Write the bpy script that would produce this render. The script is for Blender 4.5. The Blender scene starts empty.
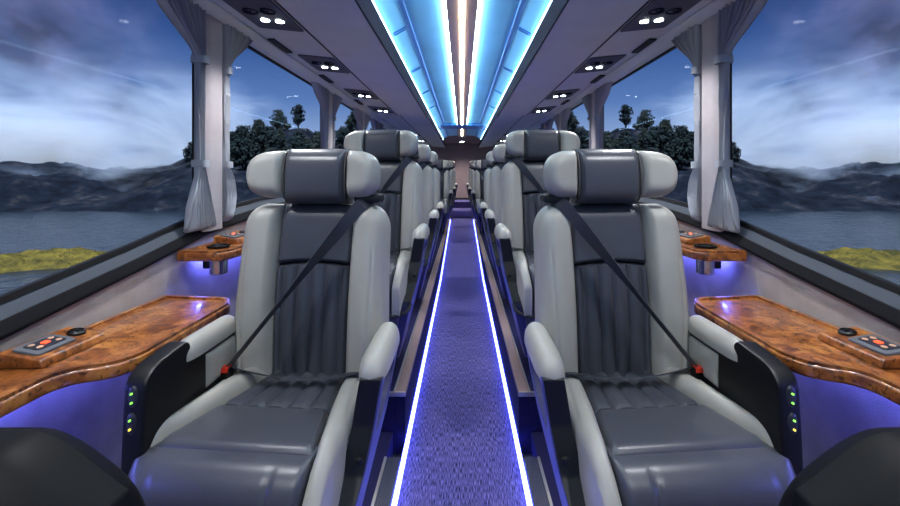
import bpy, bmesh, math, random
from mathutils import Vector, noise
from mathutils.geometry import tessellate_polygon
random.seed(7)
SC = bpy.context.scene
COL = SC.collection
PI = math.pi
CZ = 1.33                       # eye height above the aisle carpet; heights written "zc" are relative to the eye

# ------------------------------------------------------------------ materials
def lin(c):
    return tuple(((v/255)/12.92 if v/255 <= .04045 else (((v/255)+.055)/1.055)**2.4) for v in c) + (1,)
MATS = {}
def mat(name, col, rough=.5, metal=0, spec=.5, coat=0, bump=None, noise_amt=0, noise_scale=20, emit=None, estr=0, col2=None, sheen=0):
    m = bpy.data.materials.new(name); m.use_nodes = True
    nt = m.node_tree; b = nt.nodes['Principled BSDF']
    b.inputs['Base Color'].default_value = lin(col)
    b.inputs['Roughness'].default_value = rough
    b.inputs['Metallic'].default_value = metal
    b.inputs['Specular IOR Level'].default_value = spec
    b.inputs['Coat Weight'].default_value = coat
    b.inputs['Coat Roughness'].default_value = .12
    if sheen: b.inputs['Sheen Weight'].default_value = sheen
    if emit:
        b.inputs['Emission Color'].default_value = emit + (1,)
        b.inputs['Emission Strength'].default_value = estr
    tc = nt.nodes.new('ShaderNodeTexCoord')
    if noise_amt or col2:
        n = nt.nodes.new('ShaderNodeTexNoise'); n.inputs['Scale'].default_value = noise_scale; n.inputs['Detail'].default_value = 6
        nt.links.new(tc.outputs['Object'], n.inputs['Vector'])
        mx = nt.nodes.new('ShaderNodeMix'); mx.data_type = 'RGBA'
        c1 = lin(col); c2 = lin(col2) if col2 else tuple(v*(1-noise_amt) for v in c1[:3])+(1,)
        mx.inputs['A'].default_value = c1; mx.inputs['B'].default_value = c2
        rp = nt.nodes.new('ShaderNodeMapRange'); rp.inputs['From Min'].default_value = .35; rp.inputs['From Max'].default_value = .65
        nt.links.new(n.outputs['Fac'], rp.inputs['Value']); nt.links.new(rp.outputs['Result'], mx.inputs['Factor'])
        nt.links.new(mx.outputs['Result'], b.inputs['Base Color'])
    if bump:
        n2 = nt.nodes.new('ShaderNodeTexNoise'); n2.inputs['Scale'].default_value = bump[0]; n2.inputs['Detail'].default_value = 5
        nt.links.new(tc.outputs['Object'], n2.inputs['Vector'])
        bp = nt.nodes.new('ShaderNodeBump'); bp.inputs['Strength'].default_value = bump[1]; bp.inputs['Distance'].default_value = bump[2]
        nt.links.new(n2.outputs['Fac'], bp.inputs['Height']); nt.links.new(bp.outputs['Normal'], b.inputs['Normal'])
    MATS[name] = m
    return m
mat('grey_leather', (152,149,142), .42, spec=.4, bump=(160,.12,.002), noise_amt=.08, noise_scale=9)
mat('charcoal_leather', (63,65,73), .34, spec=.45, bump=(170,.15,.002), noise_amt=.15, noise_scale=7)
mat('black_leather', (7,7,9), .55, spec=.12, bump=(120,.15,.002))
mat('black_plastic', (11,11,13), .45, spec=.35)
mat('slate_plastic', (34,36,46), .45)
mat('satin_shell', (58,60,96), .40, spec=.4)
mat('piping', (70,67,66), .5)
mat('belt_web', (46,48,56), .5, bump=(400,.3,.002))
mat('red_button', (205,50,28), .4)
mat('panel_carpet', (164,152,148), .95, spec=.1, bump=(250,.4,.003), noise_amt=.22, noise_scale=9)
mat('pillar_trim', (158,150,152), .75, spec=.2, noise_amt=.06, noise_scale=30)
mat('sill_dark', (17,16,20), .8, spec=.15)
mat('sill_grey', (58,62,70), .7, spec=.2)
mat('gasket', (10,11,14), .6)
mat('rack_vinyl', (200,208,200), .7, spec=.25, noise_amt=.06, noise_scale=6)
mat('rack_panel', (74,76,84), .6)
mat('rack_edge', (40,40,52), .95, spec=.04)
mat('curtain_cloth', (150,152,158), .9, spec=.1, bump=(300,.3,.002))
mat('ceiling_blue', (122,184,218), .5, spec=.3, noise_amt=.12, noise_scale=3)
mat('ceiling_rail', (52,108,172), .45)
mat('ceiling_beige', (196,176,160), .6)
mat('rear_wall', (128,112,116), .8, noise_amt=.1, noise_scale=5)
mat('chrome', (200,200,205), .2, metal=1)
mat('metal_edge', (190,186,180), .35, metal=.8)
mat('tread_brown', (136,112,104), .7, noise_amt=.25, noise_scale=180)
mat('tread_ribbed', (52,54,70), .55)
mat('dark_carpet', (40,38,72), .95, spec=.1, noise_amt=.6, noise_scale=260)
mat('duct_cover', (150,152,170), .5)
mat('socket_grey', (92,94,100), .45)
mat('socket_cream', (205,160,130), .5)
mat('red_glow', (230,70,40), .4, emit=(1,.12,.04), estr=1.2)
mat('led_green', (120,220,60), .4, emit=(.35,1,.12), estr=1.2)
mat('led_yellow', (230,220,60), .4, emit=(1,.85,.1), estr=1.2)
mat('lens_white', (255,255,255), .3, emit=(.86,.95,1), estr=28)
mat('led_aisle', (230,235,255), .4, emit=(.085,.11,1.0), estr=14)
mat('led_wall', (200,205,255), .4, emit=(.12,.15,1.0), estr=58)
mat('led_ceiling', (240,250,255), .4, emit=(.60,.86,1.0), estr=36)
mat('led_edge', (240,250,255), .4, emit=(.5,.74,1.0), estr=13)
mat('led_warm', (255,245,225), .4, emit=(1,.84,.62), estr=30)
mat('bark', (52,44,42), .9)
mat('leaf_dark', (48,58,56), .9, spec=.1, noise_amt=.5, noise_scale=2)
mat('leaf_mid', (68,75,66), .9, spec=.1, noise_amt=.5, noise_scale=2)
mat('moss', (124,106,44), .95, spec=.1, col2=(70,64,32), noise_scale=2, bump=(8,1,.2))
mat('bus_roof', (30,30,34), .8)

def wood():
    m = bpy.data.materials.new('burl_wood'); m.use_nodes = True; nt = m.node_tree; b = nt.nodes['Principled BSDF']
    N, L = nt.nodes.new, nt.links.new
    tc = N('ShaderNodeTexCoord')
    n1 = N('ShaderNodeTexNoise'); n1.inputs['Scale'].default_value = 9; n1.inputs['Detail'].default_value = 8; n1.inputs['Distortion'].default_value = 2.2
    n2 = N('ShaderNodeTexNoise'); n2.inputs['Scale'].default_value = 62; n2.inputs['Detail'].default_value = 4; n2.inputs['Distortion'].default_value = 1
    r1 = N('ShaderNodeValToRGB'); e = r1.color_ramp.elements
    e[0].position = .32; e[0].color = lin((92,48,18)); e[1].position = .68; e[1].color = lin((184,120,58))
    x = r1.color_ramp.elements.new(.5); x.color = lin((146,84,36))
    r2 = N('ShaderNodeValToRGB'); e = r2.color_ramp.elements
    e[0].position = .37; e[0].color = (.14,.09,.06,1); e[1].position = .45; e[1].color = (1,1,1,1)
    mx = N('ShaderNodeMix'); mx.data_type = 'RGBA'; mx.blend_type = 'MULTIPLY'; mx.inputs['Factor'].default_value = .85
    L(tc.outputs['Object'], n1.inputs['Vector']); L(tc.outputs['Object'], n2.inputs['Vector'])
    L(n1.outputs['Fac'], r1.inputs['Fac']); L(n2.outputs['Fac'], r2.inputs['Fac'])
    L(r1.outputs['Color'], mx.inputs['A']); L(r2.outputs['Color'], mx.inputs['B']); L(mx.outputs['Result'], b.inputs['Base Color'])
    b.inputs['Roughness'].default_value = .35; b.inputs['Coat Weight'].default_value = .7; b.inputs['Coat Roughness'].default_value = .1
    MATS['burl_wood'] = m
wood()
def carpet():
    m = bpy.data.materials.new('aisle_carpet'); m.use_nodes = True; nt = m.node_tree; b = nt.nodes['Principled BSDF']
    N, L = nt.nodes.new, nt.links.new
    tc = N('ShaderNodeTexCoord'); mp = N('ShaderNodeMapping'); mp.inputs['Scale'].default_value = (520, 26, 200)
    n1 = N('ShaderNodeTexNoise'); n1.inputs['Scale'].default_value = 1; n1.inputs['Detail'].default_value = 3
    r1 = N('ShaderNodeValToRGB'); e = r1.color_ramp.elements
    e[0].position = .40; e[0].color = lin((36,34,70)); e[1].position = .70; e[1].color = lin((142,133,200))
    L(tc.outputs['Object'], mp.inputs['Vector']); L(mp.outputs['Vector'], n1.inputs['Vector']); L(n1.outputs['Fac'], r1.inputs['Fac'])
    L(r1.outputs['Color'], b.inputs['Base Color']); b.inputs['Roughness'].default_value = .95; b.inputs['Specular IOR Level'].default_value = .1
    bp = N('ShaderNodeBump'); bp.inputs['Strength'].default_value = .08; bp.inputs['Distance'].default_value = .001
    L(n1.outputs['Fac'], bp.inputs['Height']); L(bp.outputs['Normal'], b.inputs['Normal'])
    MATS['aisle_carpet'] = m
carpet()
def glass():
    m = bpy.data.materials.new('window_glass'); m.use_nodes = True; nt = m.node_tree; nt.nodes.clear()
    N, L = nt.nodes.new, nt.links.new
    o = N('ShaderNodeOutputMaterial'); t = N('ShaderNodeBsdfTransparent'); g = N('ShaderNodeBsdfGlossy'); mx = N('ShaderNodeMixShader')
    t.inputs['Color'].default_value = (.94,.95,.97,1); g.inputs['Roughness'].default_value = .02
    ge = N('ShaderNodeNewGeometry'); dt = N('ShaderNodeVectorMath'); dt.operation = 'DOT_PRODUCT'; L(ge.outputs['Incoming'], dt.inputs[0]); L(ge.outputs['Normal'], dt.inputs[1])
    a1 = N('ShaderNodeMath'); a1.operation = 'ABSOLUTE'; L(dt.outputs['Value'], a1.inputs[0])
    a2 = N('ShaderNodeMath'); a2.operation = 'SUBTRACT'; a2.inputs[0].default_value = 1; L(a1.outputs[0], a2.inputs[1])
    a3 = N('ShaderNodeMath'); a3.operation = 'POWER'; a3.inputs[1].default_value = 5; L(a2.outputs[0], a3.inputs[0])
    a4 = N('ShaderNodeMath'); a4.operation = 'MULTIPLY_ADD'; a4.inputs[1].default_value = .07; a4.inputs[2].default_value = .004; L(a3.outputs[0], a4.inputs[0])
    L(a4.outputs[0], mx.inputs['Fac']); L(t.outputs['BSDF'], mx.inputs[1]); L(g.outputs['BSDF'], mx.inputs[2]); L(mx.outputs['Shader'], o.inputs['Surface'])
    MATS['window_glass'] = m
glass()
def terrain_mat():
    m = bpy.data.materials.new('rocky_hill'); m.use_nodes = True; nt = m.node_tree; b = nt.nodes['Principled BSDF']
    N, L = nt.nodes.new, nt.links.new
    g = N('ShaderNodeNewGeometry')
    n1 = N('ShaderNodeTexNoise'); n1.inputs['Scale'].default_value = .45; n1.inputs['Detail'].default_value = 9; n1.inputs['Roughness'].default_value = .7
    r1 = N('ShaderNodeValToRGB'); e = r1.color_ramp.elements
    e[0].position = .36; e[0].color = lin((9,12,18)); e[1].position = .72; e[1].color = lin((72,80,94))
    x = e.new(.52); x.color = lin((23,29,39)); x = e.new(.60); x.color = lin((46,44,45))
    L(g.outputs['Position'], n1.inputs['Vector']); L(n1.outputs['Fac'], r1.inputs['Fac']); L(r1.outputs['Color'], b.inputs['Base Color'])
    b.inputs['Roughness'].default_value = .95; b.inputs['Specular IOR Level'].default_value = .1
    bp = N('ShaderNodeBump'); bp.inputs['Strength'].default_value = 1; bp.inputs['Distance'].default_value = .6
    L(n1.outputs['Fac'], bp.inputs['Height']); L(bp.outputs['Normal'], b.inputs['Normal'])
    MATS['rocky_hill'] = m
    m = bpy.data.materials.new('lake_water'); m.use_nodes = True; nt = m.node_tree; b = nt.nodes['Principled BSDF']
    N, L = nt.nodes.new, nt.links.new
    b.inputs['Base Color'].default_value = lin((24,34,40)); b.inputs['Roughness'].default_value = .22; b.inputs['Specular IOR Level'].default_value = .16
    g = N('ShaderNodeNewGeometry'); n1 = N('ShaderNodeTexNoise'); n1.inputs['Scale'].default_value = 1.6; n1.inputs['Detail'].default_value = 4
    bp = N('ShaderNodeBump'); bp.inputs['Strength'].default_value = .35; bp.inputs['Distance'].default_value = .25
    L(g.outputs['Position'], n1.inputs['Vector']); L(n1.outputs['Fac'], bp.inputs['Height']); L(bp.outputs['Normal'], b.inputs['Normal'])
    MATS['lake_water'] = m
terrain_mat()

# ------------------------------------------------------------------ mesh building
def star(loop, cx, cy, n=128):
    """the outline seen from (cx, cy), sampled at even angles"""
    out = []
    for k in range(n):
        a = 2*PI*k/n; d = (math.cos(a), math.sin(a)); best = 0
        for i in range(len(loop)):
            x0, y0 = loop[i][0]-cx, loop[i][1]-cy; x1, y1 = loop[(i+1) % len(loop)][0]-cx, loop[(i+1) % len(loop)][1]-cy
            ex, ey = x1-x0, y1-y0; den = d[0]*ey-d[1]*ex
            if abs(den) < 1e-12: continue
            t = (x0*ey-y0*ex)/den; u = (x0*d[1]-y0*d[0])/den
            if t > 0 and -1e-9 <= u <= 1+1e-9: best = max(best, t)
        out.append((cx+d[0]*best, cy+d[1]*best))
    return out
class MB:
    def __init__(s): s.v = []; s.f = []
    def add(s, vs, fs):
        o = len(s.v); s.v += [tuple(p) for p in vs]; s.f += [tuple(i+o for i in f) for f in fs]; return s
    def box(s, x0, x1, y0, y1, z0, z1):
        return s.add([(x0,y0,z0),(x1,y0,z0),(x1,y1,z0),(x0,y1,z0),(x0,y0,z1),(x1,y0,z1),(x1,y1,z1),(x0,y1,z1)],
                     [(0,3,2,1),(4,5,6,7),(0,1,5,4),(1,2,6,5),(2,3,7,6),(3,0,4,7)])
    def grid(s, fn, nu, nv):
        vs = [fn(i/nu, j/nv) for j in range(nv+1) for i in range(nu+1)]
        return s.add(vs, [(j*(nu+1)+i, j*(nu+1)+i+1, (j+1)*(nu+1)+i+1, (j+1)*(nu+1)+i) for j in range(nv) for i in range(nu)])
    def tube(s, pts, r, n=8, cap=True):
        pts = [Vector(p) for p in pts]; rings = []
        for i, p in enumerate(pts):
            d = (pts[min(i+1, len(pts)-1)] - pts[max(i-1, 0)]).normalized()
            a = d.orthogonal() if abs(d.z) > .9 else d.cross(Vector((0,0,1)))
            a.normalize(); b = d.cross(a)
            rr = r[i] if isinstance(r, (list, tuple)) else r
            rings.append([p + a*rr*math.cos(2*PI*k/n) + b*rr*math.sin(2*PI*k/n) for k in range(n)])
        vs = [q for rg in rings for q in rg]; fs = []
        for i in range(len(pts)-1):
            for k in range(n): fs.append((i*n+k, i*n+(k+1) % n, (i+1)*n+(k+1) % n, (i+1)*n+k))
        if cap: fs += [tuple(range(n))[::-1], tuple((len(pts)-1)*n+k for k in range(n))]
        return s.add(vs, fs)
    def lathe(s, prof, n=24, c=(0,0,0), axis='z'):
        vs = []
        for r, h in prof:
            for k in range(n):
                a = 2*PI*k/n; p = (r*math.cos(a), r*math.sin(a), h)
                if axis == 'y': p = (p[0], p[2], p[1])
                vs.append((c[0]+p[0], c[1]+p[1], c[2]+p[2]))
        fs = [(i*n+k, i*n+(k+1) % n, (i+1)*n+(k+1) % n, (i+1)*n+k) for i in range(len(prof)-1) for k in range(n)]
        fs += [tuple(range(n))[::-1], tuple((len(prof)-1)*n+k for k in range(n))]
        return s.add(vs, fs)
    def prism(s, outer, xf, t0, t1, hole=None):
        """outer (and hole) are 2-D loops; xf(a, b, t) places a point of the slab"""
        loops = [outer] + ([hole] if hole else [])
        if hole and len(hole) != len(outer):
            cx = sum(p[0] for p in hole)/len(hole); cy = sum(p[1] for p in hole)/len(hole)
            loops = [star(outer, cx, cy), star(hole, cx, cy)]
        flat = [p for l in loops for p in l]; n = len(flat)
        if hole:
            m = len(loops[0]); tri = [(k, (k+1) % m, m+(k+1) % m, m+k) for k in range(m)]
        else:
            tri = [tuple(range(len(outer)))]
        vs = [xf(a, b, t0) for a, b in flat] + [xf(a, b, t1) for a, b in flat]
        fs = [tuple(t) for t in tri] + [tuple(i+n for i in t)[::-1] for t in tri]
        o = 0
        for l in loops:
            m = len(l)
            for i in range(m):
                j = (i+1) % m; fs.append((o+i, o+j, n+o+j, n+o+i))
            o += m
        return s.add(vs, fs)
    def slab(s, poly, xf, z0, z1, r=.01, n=4):
        """a board with rolled edges: rings of the inset outline, capped top and bottom"""
        rings = []
        for k in range(n+1): a = PI/2*k/n; rings.append((r*(1-math.sin(a)), z0+r*(1-math.cos(a))))
        for k in range(n+1): a = PI/2*k/n; rings.append((r*(1-math.cos(a)), z1-r*(1-math.sin(a))))
        m = len(poly); vs = []
        for d, z in rings: vs += [xf(a, b, z) for a, b in inset(poly, d)]
        fs = [(i*m+k, i*m+(k+1) % m, (i+1)*m+(k+1) % m, (i+1)*m+k) for i in range(len(rings)-1) for k in range(m)]
        for i in (0, len(rings)-1):
            bm = bmesh.new(); bv = [bm.verts.new((a, b, 0)) for a, b in inset(poly, rings[i][0])]; bm.verts.index_update()
            es = [bm.edges.new((bv[k], bv[(k+1) % m])) for k in range(m)]
            bmesh.ops.triangle_fill(bm, use_beauty=True, use_dissolve=False, edges=es); bm.verts.index_update()
            fs += [tuple(v.index+i*m for v in f.verts) for f in bm.faces]; bm.free()
        return s.add(vs, fs)
    def ribbon(s, pts, wid, th):
        """pts and width vectors per point, closed thin strap"""
        n = len(pts); vs = []
        for i, (p, w) in enumerate(zip(pts, wid)):
            p = Vector(p); w = Vector(w)
            d = (Vector(pts[min(i+1, n-1)]) - Vector(pts[max(i-1, 0)])).normalized()
            nn = d.cross(w).normalized()*th/2
            vs += [p-w/2-nn, p+w/2-nn, p+w/2+nn, p-w/2+nn]
        fs = [(i*4+k, i*4+(k+1) % 4, (i+1)*4+(k+1) % 4, (i+1)*4+k) for i in range(n-1) for k in range(4)]
        fs += [(3,2,1,0), tuple((n-1)*4+k for k in range(4))]
        return s.add(vs, fs)
    def build(s, name, m, parent=None, sx=1, bevel=0, seg=2, angle=38, smooth=True, matrix=None):
        me = bpy.data.meshes.new(name)
        me.from_pydata([(p[0]*sx, p[1], p[2]) for p in s.v], [], s.f)
        bm = bmesh.new(); bm.from_mesh(me)
        bmesh.ops.remove_doubles(bm, verts=bm.verts, dist=1e-6)
        bmesh.ops.recalc_face_normals(bm, faces=bm.faces)
        if bevel:
            es = [e for e in bm.edges if len(e.link_faces) == 2 and e.calc_face_angle(0) > .5]
            bmesh.ops.bevel(bm, geom=es, offset=bevel, segments=seg, profile=.5, affect='EDGES', clamp_overlap=True)
        bm.to_mesh(me); bm.free()
        if smooth:
            me.polygons.foreach_set('use_smooth', [True]*len(me.polygons))
            me.set_sharp_from_angle(angle=math.radians(angle))
        o = bpy.data.objects.new(name, me); COL.objects.link(o)
        me.materials.append(MATS[m] if isinstance(m, str) else m)
        if parent: o.parent = parent
        if bevel: o.modifiers.new('normals', 'WEIGHTED_NORMAL').keep_sharp = True
        return o

def tag(o, label=None, cat=None, group=None, kind=None):
    if label: o['label'] = label
    if cat: o['category'] = cat
    if group: o['group'] = group
    if kind: o['kind'] = kind
    return o
def empty(name, loc=(0,0,0), rz=0):
    o = bpy.data.objects.new(name, None); COL.objects.link(o); o.location = loc; o.rotation_euler = (0,0,rz); o.empty_display_size = .1
    return o
KIDS = {}
def copy_tree(o, parent=None):
    c = o.copy(); COL.objects.link(c)
    if parent: c.parent = parent
    for k in [x for x in o.children]: copy_tree(k, c)
    return c
def struct(o, label=None):
    o['kind'] = 'structure'
    if label: o['label'] = label
    return o
def interp(tab, x):
    if x <= tab[0][0]: return tab[0][1]
    for (a, b), (c, d) in zip(tab, tab[1:]):
        if x <= c: return b + (d-b)*(x-a)/(c-a)
    return tab[-1][1]
def sstep(x):
    x = max(0, min(1, x)); return x*x*(3-2*x)
def lerp(a, b, t): return a+(b-a)*t
def round_poly(pts, rad, n=7):
    out = []; N = len(pts)
    for i in range(N):
        p0, p, p1 = Vector(pts[i-1]), Vector(pts[i]), Vector(pts[(i+1) % N])
        r = rad[i] if isinstance(rad, (list, tuple)) else rad
        a, b = (p0-p), (p1-p)
        if r <= 0: out.append(tuple(p)); continue
        k = min(r, a.length*.48, b.length*.48)
        q0, q1 = p+a.normalized()*k, p+b.normalized()*k
        for j in range(n+1):
            t = j/n; out.append(tuple((1-t)**2*q0 + 2*t*(1-t)*p + t*t*q1))
    return out
def inset(poly, d):
    n = len(poly); area = sum(poly[i][0]*poly[(i+1) % n][1]-poly[(i+1) % n][0]*poly[i][1] for i in range(n))
    sg = 1 if area > 0 else -1; out = []
    for i in range(n):
        a, b, c = Vector(poly[i-1]), Vector(poly[i]), Vector(poly[(i+1) % n])
        e1, e2 = (b-a), (c-b)
        if e1.length < 1e-7 or e2.length < 1e-7: out.append((b.x, b.y)); continue
        e1.normalize(); e2.normalize()
        nrm = Vector((-(e1.y+e2.y), e1.x+e2.x)); nrm.normalize()
        k = max(.5, nrm.dot(Vector((-e1.y, e1.x))))
        out.append(tuple(b + nrm*sg*d/k))
    return out
def pillow(mb, bound, w, h, T, rad, base, back, xf, nu=24, nv=24, extra=None):
    """an upholstered pad: bound(s,t) gives its outline, T its swell, rad the rolled edge widths (s0,s1,t0,t1)"""
    def smp(i, n): u = i/n; return lerp(u, .5-.5*math.cos(PI*u), .75)
    def fe(d, r):
        if r <= 0: return 1
        k = min(d/r, 1); return math.sqrt(max(0, 1-(1-k)**2))
    fr, bk = [], []
    for j in range(nv+1):
        t = smp(j, nv)
        for i in range(nu+1):
            s_ = smp(i, nu); p, q = bound(s_, t)
            ww = w(t) if callable(w) else w; hh = h(s_) if callable(h) else h
            e = fe(s_*ww, rad[0])*fe((1-s_)*ww, rad[1])*fe(t*hh, rad[2])*fe((1-t)*hh, rad[3])
            b0 = base(p, q); ex = extra(p, q)*e if extra else 0
            fr.append(xf(p, b0 - T*e + ex, q)); bk.append(xf(p, b0+back, q))
    n = (nu+1)*(nv+1); fs = []
    for j in range(nv):
        for i in range(nu):
            a = j*(nu+1)+i; f = (a, a+1, a+nu+2, a+nu+1); fs += [f, tuple(x+n for x in f)[::-1]]
    rim = [i for i in range(nu)] + [j*(nu+1)+nu for j in range(nv)] + [nv*(nu+1)+i for i in range(nu, 0, -1)] + [j*(nu+1) for j in range(nv, 0, -1)]
    for k in range(len(rim)):
        a, b = rim[k], rim[(k+1) % len(rim)]; fs.append((a, b, b+n, a+n))
    mb.add(fr+bk, fs)
    return mb

# ------------------------------------------------------------------ seat
def make_seat(sx, rec=8):
    root = empty('reclining_seat')
    RO = math.radians(-5); rc, rs = math.cos(RO), math.sin(RO)
    def ro(f): return lambda p, b, v: (lambda q: (q[0]*rc-q[1]*rs, q[0]*rs+q[1]*rc, q[2]))(f(p, b, v))
    cR, sR = math.cos(math.radians(rec)), math.sin(math.radians(rec))
    ZB = .565
    xb = ro(lambda p, b, v: (p, v*sR+b*cR, ZB+v*cR-b*sR))
    def pw(v): return lerp(.130, .136, max(0, v)/.62)
    def bb(x, v): return -.03*sstep((abs(x)-.11)/.13) - .02*math.sin(PI*max(0, min(1, v/.62)))
    B = lambda mb, n, m, par=root, **k: mb.build(n, m, par, sx, **k)
    # back
    arch = lambda x: .412 - .012*(x/.14)**2
    B(pillow(MB(), lambda s, t: (lerp(-pw(.6), pw(.6), s), lerp(arch(lerp(-.14,.14,s)), .617, t)), .29, .21, .03, (.022,.022,.018,.05), bb, .05, xb, 24, 16), 'back_panel', 'charcoal_leather')
    seams = [.085, .275, .47, .67, .875]
    def flute(x, v):
        u = (x+pw(v))/(2*pw(v)); d = min(abs(u-k) for k in seams)*2*pw(v)
        return .015*(1-min(d/.026, 1))**2
    B(pillow(MB(), lambda s, t: (lerp(-1, 1, s)*pw(lerp(-.03,.41,t)), lerp(-.03, arch(lerp(-.14,.14,s))-.001, t)), .28, .47, .032, (.018,.018,.03,.016), bb, .05, xb, 110, 16, flute), 'fluted_panel', 'charcoal_leather')
    def xo(v):
        a = lerp(.266, .252, max(0, v)/.6)
        if v > .53: a -= .085*(1-math.sqrt(max(0, 1-((v-.53)/.092)**2)))
        if v < .06: a -= .03*(1-math.sqrt(max(0, 1-((.06-v)/.11)**2)))
        return a
    for sg in (1, -1):
        def bd(s, t):
            v = lerp(-.045, .617, t); return (sg*lerp(pw(v)+.001, xo(v), s), v)
        # a stitched crease runs down each bolster
        def crease(p, q):
            k = .205 + .02*math.sin(q*4); d = abs(abs(p)-k)
            return .006*(1-min(d/.008, 1)) if q < .45 else 0
        B(pillow(MB(), bd, .13, .7, .062, (.028,.075,.05,.06), bb, .075, xb, 40, 34, crease), 'back_bolster', 'grey_leather')
    xbr = lambda p, b, v: xb(p, -b+.03, v)
    B(pillow(MB(), lambda s, t: (lerp(-1, 1, s)*(xo(lerp(-.05,.605,t))-.012), lerp(-.05,.605,t)), .5, .7, .075, (.08,.08,.05,.06), lambda x, v: -.03, .02, xbr, 20, 20), 'back_shell', 'satin_shell')
    # headrest
    hc, hs = math.cos(math.radians(4)), math.sin(math.radians(4))
    p0 = (0, .622*sR-.03, ZB+.622*cR-.002)
    xh = ro(lambda p, b, q: (p, p0[1]+q*hs+b*hc, p0[2]+q*hc-b*hs))
    hd = B(pillow(MB(), lambda s, t: (lerp(-.112,.112,s), lerp(0,.2,t)), .224, .2, .05, (.02,.02,.04,.05), lambda x, v: -.012*math.sin(PI*v/.2), .055, xh, 20, 22), 'headrest', 'charcoal_leather')
    for sg in (1, -1):
        tb = MB(); pts = []
        for k in range(13):
            a = k/12; q = lerp(.004, .196, a); e = math.sqrt(max(0, 1-abs(2*a-1)**6))
            pts.append(xh(sg*.1125, -.012*math.sin(PI*q/.2)-.036*e, q))
        B(tb.tube(pts, .003, 6), 'piping', 'piping', hd)
    for sg in (1, -1):
        hh = lambda s: .085*(1-max(0, s)**3.4)**(1/2.3)
        def bw(s, t):
            c = .108 - .008*s; return (sg*(.115+.122*s), c + hh(s)*(2*t-1))
        wb = lambda x, v: -.36*(abs(x)-.115)-.01
        B(pillow(MB(), bw, .142, lambda s: 2*hh(s), .055, (.025,.06,.045,.045), wb, .03, xh, 24, 22), 'headrest_wing', 'grey_leather')
    B(MB().box(-.08,.08,p0[1]+.03,p0[1]+.07,p0[2]-.06,p0[2]+.05), 'headrest_post', 'black_plastic')
    # cushion
    def w(v): return interp([(-.05,.124),(0,.130),(.12,.144),(.25,.166),(.35,.188),(.44,.206),(.6,.208)], v)
    xc = ro(lambda p, b, v: (p, -v, .575+.03*max(0,v)-b))
    z0 = lambda x, v: 0
    def pleat(x, v):
        u = (x+w(v))/(2*w(v)); d = min(abs(u-k) for k in (.2,.4,.6,.8))*2*w(v)
        return .014*(1-min(d/.022, 1))**2
    B(pillow(MB(), lambda s, t: (lerp(-1,1,s)*w(lerp(-.04,.25,t)), lerp(-.04,.25,t)), .32, .29, .03, (.02,.02,.03,.016), z0, .07, xc, 80, 16, pleat), 'pleated_cushion', 'charcoal_leather')
    B(pillow(MB(), lambda s, t: (lerp(-1,1,s)*w(lerp(.251,.452,t)), lerp(.251,.452,t)), .42, .2, .032, (.02,.02,.016,.03), z0, .07, xc, 24, 16), 'seat_cushion', 'charcoal_leather')
    def wx(v): return interp([(-.05,.235),(.1,.243),(.3,.248),(.40,.248),(.46,.232)], v)
    def cr2(p, q):
        d = abs(abs(p)-(w(q)+.06)); return .005*(1-min(d/.008, 1))
    B(pillow(MB(), lambda s, t: (-lerp(w(lerp(-.04,.455,t))+.001, wx(lerp(-.04,.455,t)), s), lerp(-.04,.455,t)), lambda t: wx(lerp(-.04,.455,t))-w(lerp(-.04,.455,t)), .49, .055, (.03,.05,.05,.03), lambda x, v: -.006, .1, xc, 28, 30, cr2), 'cushion_bolster', 'grey_leather')
    wx2 = lambda v: interp([(-.05,.235),(.1,.243),(.3,.250),(.46,.254),(.53,.248)], v)
    B(pillow(MB(), lambda s, t: (lerp(w(lerp(-.04,.53,t))+.001, wx2(lerp(-.04,.53,t)), s), lerp(-.04,.53,t)), lambda t: wx2(lerp(-.04,.53,t))-w(lerp(-.04,.53,t)), .57, .05, (.028,.06,.05,.13), lambda x, v: 5*max(0, v-.40)**2, .13, xc, 28, 34, cr2), 'cushion_bolster', 'grey_leather')
    xr = ro(lambda p, b, q: (p, -.45+b, .605-q))
    def stitch(p, q):
        d = min(abs(p-.125), abs(p+.17)); return .007*(1-min(d/.008, 1))
    B(pillow(MB(), lambda s, t: (lerp(-.238,.207,s), lerp(0,.3,t)), .45, .3, .085, (.04,.02,.09,.06), z0, .04, xr, 50, 24, stitch), 'leg_rest', 'charcoal_leather')
    B(MB().box(-.232,.212,-.42,.03,.34,.49), 'seat_pan', 'black_plastic', bevel=.02)
    B(MB().box(-.17,.12,-.34,.0,0,.35), 'pedestal', 'black_plastic', bevel=.015)
    # aisle arm: pad over a pierced side frame that leans in towards the floor
    def arm(mb, x0, x1, y0, y1, z, T):
        def bd(s, t):
            k = 2*t-1; hw = (1-abs(k)**5)**(1/3.0); return (lerp(x0, x1, .5+(s-.5)*hw), lerp(y0, y1, t))
        def ww(t): return (x1-x0)*max(.02, (1-abs(2*t-1)**5)**(1/3.0))
        return pillow(mb, bd, ww, y1-y0, T, (.036,.036,.05,.05), lambda x, y: 0, .012, lambda p, b, q: (p, q, z-b), 16, 30)
    B(arm(MB(), .236, .318, -.35, -.005, .738, .05), 'armrest_pad', 'grey_leather')
    outer = round_poly([(-.338,.737),(-.025,.737),(-.005,.68),(-.05,.50),(-.05,.10),(-.34,.06),(-.45,.30),(-.46,.42),(-.375,.49),(-.335,.61)], [.01,.03,.05,.1,.03,.06,.06,.05,.06,.08])
    hole = round_poly([(-.295,.695),(-.085,.705),(-.035,.65),(-.09,.555),(-.25,.53),(-.295,.60)], [.03,.04,.04,.04,.05,.04])
    shx = lambda a, b, t: (t - .17*max(0, .74-b) - .08*max(0, .5-b), a, b)
    B(MB().prism(outer, shx, .268, .312, hole), 'armrest_frame', 'satin_shell', bevel=.006)
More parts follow.
